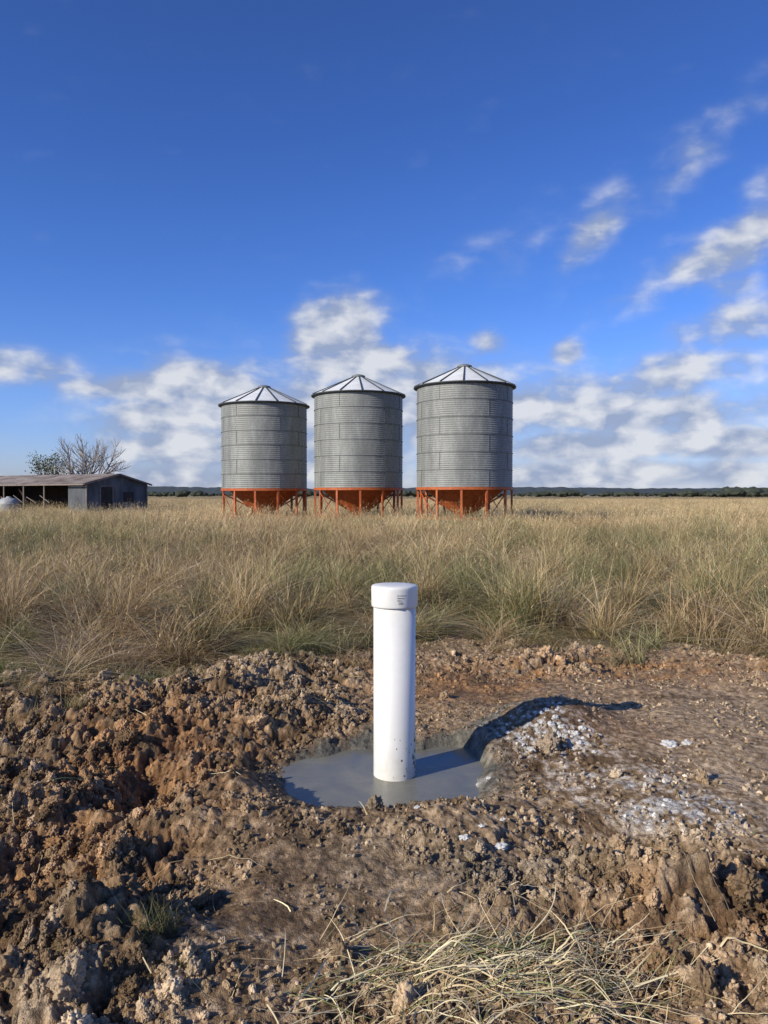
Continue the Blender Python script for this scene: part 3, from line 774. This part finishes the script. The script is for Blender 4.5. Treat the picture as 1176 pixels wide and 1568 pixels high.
# clumps spilling on to the soil
n = 300; x = rng.uniform(-3.8, 4.2, n); y = edgeY(x) - np.abs(rng.normal(0, .36, n)); k = rng.random(n) < .40 + fbm(x * 2, y, 2, 530); x, y = x[k], y[k]
put(x, y, rng.choice([5, 10, 6, 4, 3], len(x)), rng.uniform(.4, .9, len(x)))
n = 200; x = rng.normal(-2.7, .7, n); y = rng.normal(6.0, .45, n); k = (y < edgeY(x) + .2) & (x < -1.3); x, y = x[k], y[k]; put(x, y, np.full(len(x), 5), rng.uniform(.35, .8, len(x)))
x = np.array([-.74, -.70, -.62, -2.3, -2.35, -2.2, .62]); y = np.array([2.36, 2.42, 2.27, 4.7, 4.85, 4.78, 2.2]); put(x, y, np.full(7, 5), np.array([.5, .4, .35, .6, .5, .45, .3]))
scatter('tall_grass', np.concatenate(P_), np.concatenate(R_), np.concatenate(Sc), np.concatenate(I_), np.concatenate(Cc_), protos)

# ------------------------------------------------------------------ cut grass lying on the soil
cg, t, bs = new_mat('cut_grass_straw')
ab = t.n('ShaderNodeAttribute', attribute_name='bcol'); t.l(ab.outputs['Color'], bs.inputs['Base Color']); bs.inputs['Roughness'].default_value = .5
def lying(name, bx, by, az_, L, arch, wd, green, lift):
    n = len(bx); K = 8; tt = np.linspace(0, 1, K + 1); curve = rng.normal(0, .5, n)[:, None]
    ang = az_[:, None] + curve * tt
    dx = np.cumsum(np.cos(ang) * L[:, None] / K, 1); dy = np.cumsum(np.sin(ang) * L[:, None] / K, 1)
    X_ = bx[:, None] + dx; Y_ = by[:, None] + dy
    Z_ = H(X_.ravel(), Y_.ravel()).reshape(n, K + 1)
    base = .35 * np.maximum(Z_, Z_.mean(1, keepdims=True)) + .65 * (Z_[:, :1] * (1 - tt) + Z_[:, -1:] * tt)
    Z_ = np.maximum(base, Z_) + .009 + lift[:, None] + arch[:, None] * np.sin(np.pi * tt) 
    wv = wd[:, None] * (1 - .7 * tt ** 2); nxv = -np.sin(ang) * wv / 2; nyv = np.cos(ang) * wv / 2; tl = rng.normal(0, .5, (n, 1)) * wv / 2
    V = np.stack([np.stack([X_ - nxv, Y_ - nyv, Z_ - tl], -1), np.stack([X_ + nxv, Y_ + nyv, Z_ + tl], -1)], 2).reshape(-1, 3)
    isg = rng.random((n, 1)) < green; k = rng.random((n, 1))
    c1 = np.where(isg, G1 * 1.3 * (1 - k) + G2 * k, np.array([.88, .76, .46]) * (1 - k) + S2 * 1.1 * k)
    C = np.repeat(c1, (K + 1) * 2, 0)
    o = (np.arange(n) * (K + 1) * 2)[:, None]; j = np.arange(K)[None, :] * 2
    F = np.stack([o + j, o + j + 1, o + j + 3, o + j + 2], -1).reshape(-1, 4)
    ob = new_mesh_obj(name, V, F, [cg], True); set_col(ob.data, 'bcol', C)
n = 640
bx = rng.normal(.38, .25, n); by = rng.normal(2.29, .11, n)
aa = np.where(rng.random(n) < .6, rng.normal(.35, .4, n), rng.random(n) * 6.28)
lying('cut_grass_pile', bx - .08, by - .03, aa, rng.uniform(.08, .34, n), np.abs(rng.normal(0, .016, n)), rng.uniform(.0018, .0044, n), .22, np.abs(rng.normal(0, .010, n)))
n = 240
by = rng.uniform(2.1, 6.5, n); bx = rng.uniform(-1, 1, n) * by * .55
k = (puddle_r(bx, by) > 1.9); bx, by = bx[k], by[k]; n = len(bx)
lying('loose_straw', bx, by, rng.random(n) * 6.28, rng.uniform(.05, .26, n), np.abs(rng.normal(0, .012, n)), rng.uniform(.0016, .0034, n), .12, np.zeros(n))

# pale concrete chips
chip = simple_mat('concrete_chip', (.56, .55, .51), .8, 0, .15, 40)
g = Geo(); v3, f3 = ico(3)
cl = [(.32, 3.04, .02), (.465, 3.02, .024), (.14, 3.26, .013), (.40, 3.12, .012), (.5, 3.2, .012), (1.16, 4.48, .025), (1.02, 4.55, .018), (1.1, 4.3, .018), (.95, 4.4, .014), (1.3, 3.5, .018), (1.6, 4.3, .045), (1.72, 4.34, .03), (.98, 4.62, .02), (1.24, 4.42, .018), (.54, 3.92, .014)]
for i in range(70): cl.append((random.gauss(.95, .13), random.gauss(4.42, .13), abs(random.gauss(.005, .006)) + .003))
for (x_, y_, s) in cl:
    jit = np.array([1 + .55 * mn.noise(Vector(q) * 1.5 + Vector((x_ * 9, y_, 0))) + .3 * mn.noise(Vector(q) * 4 + Vector((x_ * 9, y_, 0))) for q in v3])
    z_ = float(H(np.array([x_]), np.array([y_]))[0]); g.add(v3 * jit[:, None] * np.array([s, s * .8, s * .5]) + np.array([x_, y_, z_ + .004]), f3.tolist())
g.obj('concrete_chips', [chip], False)
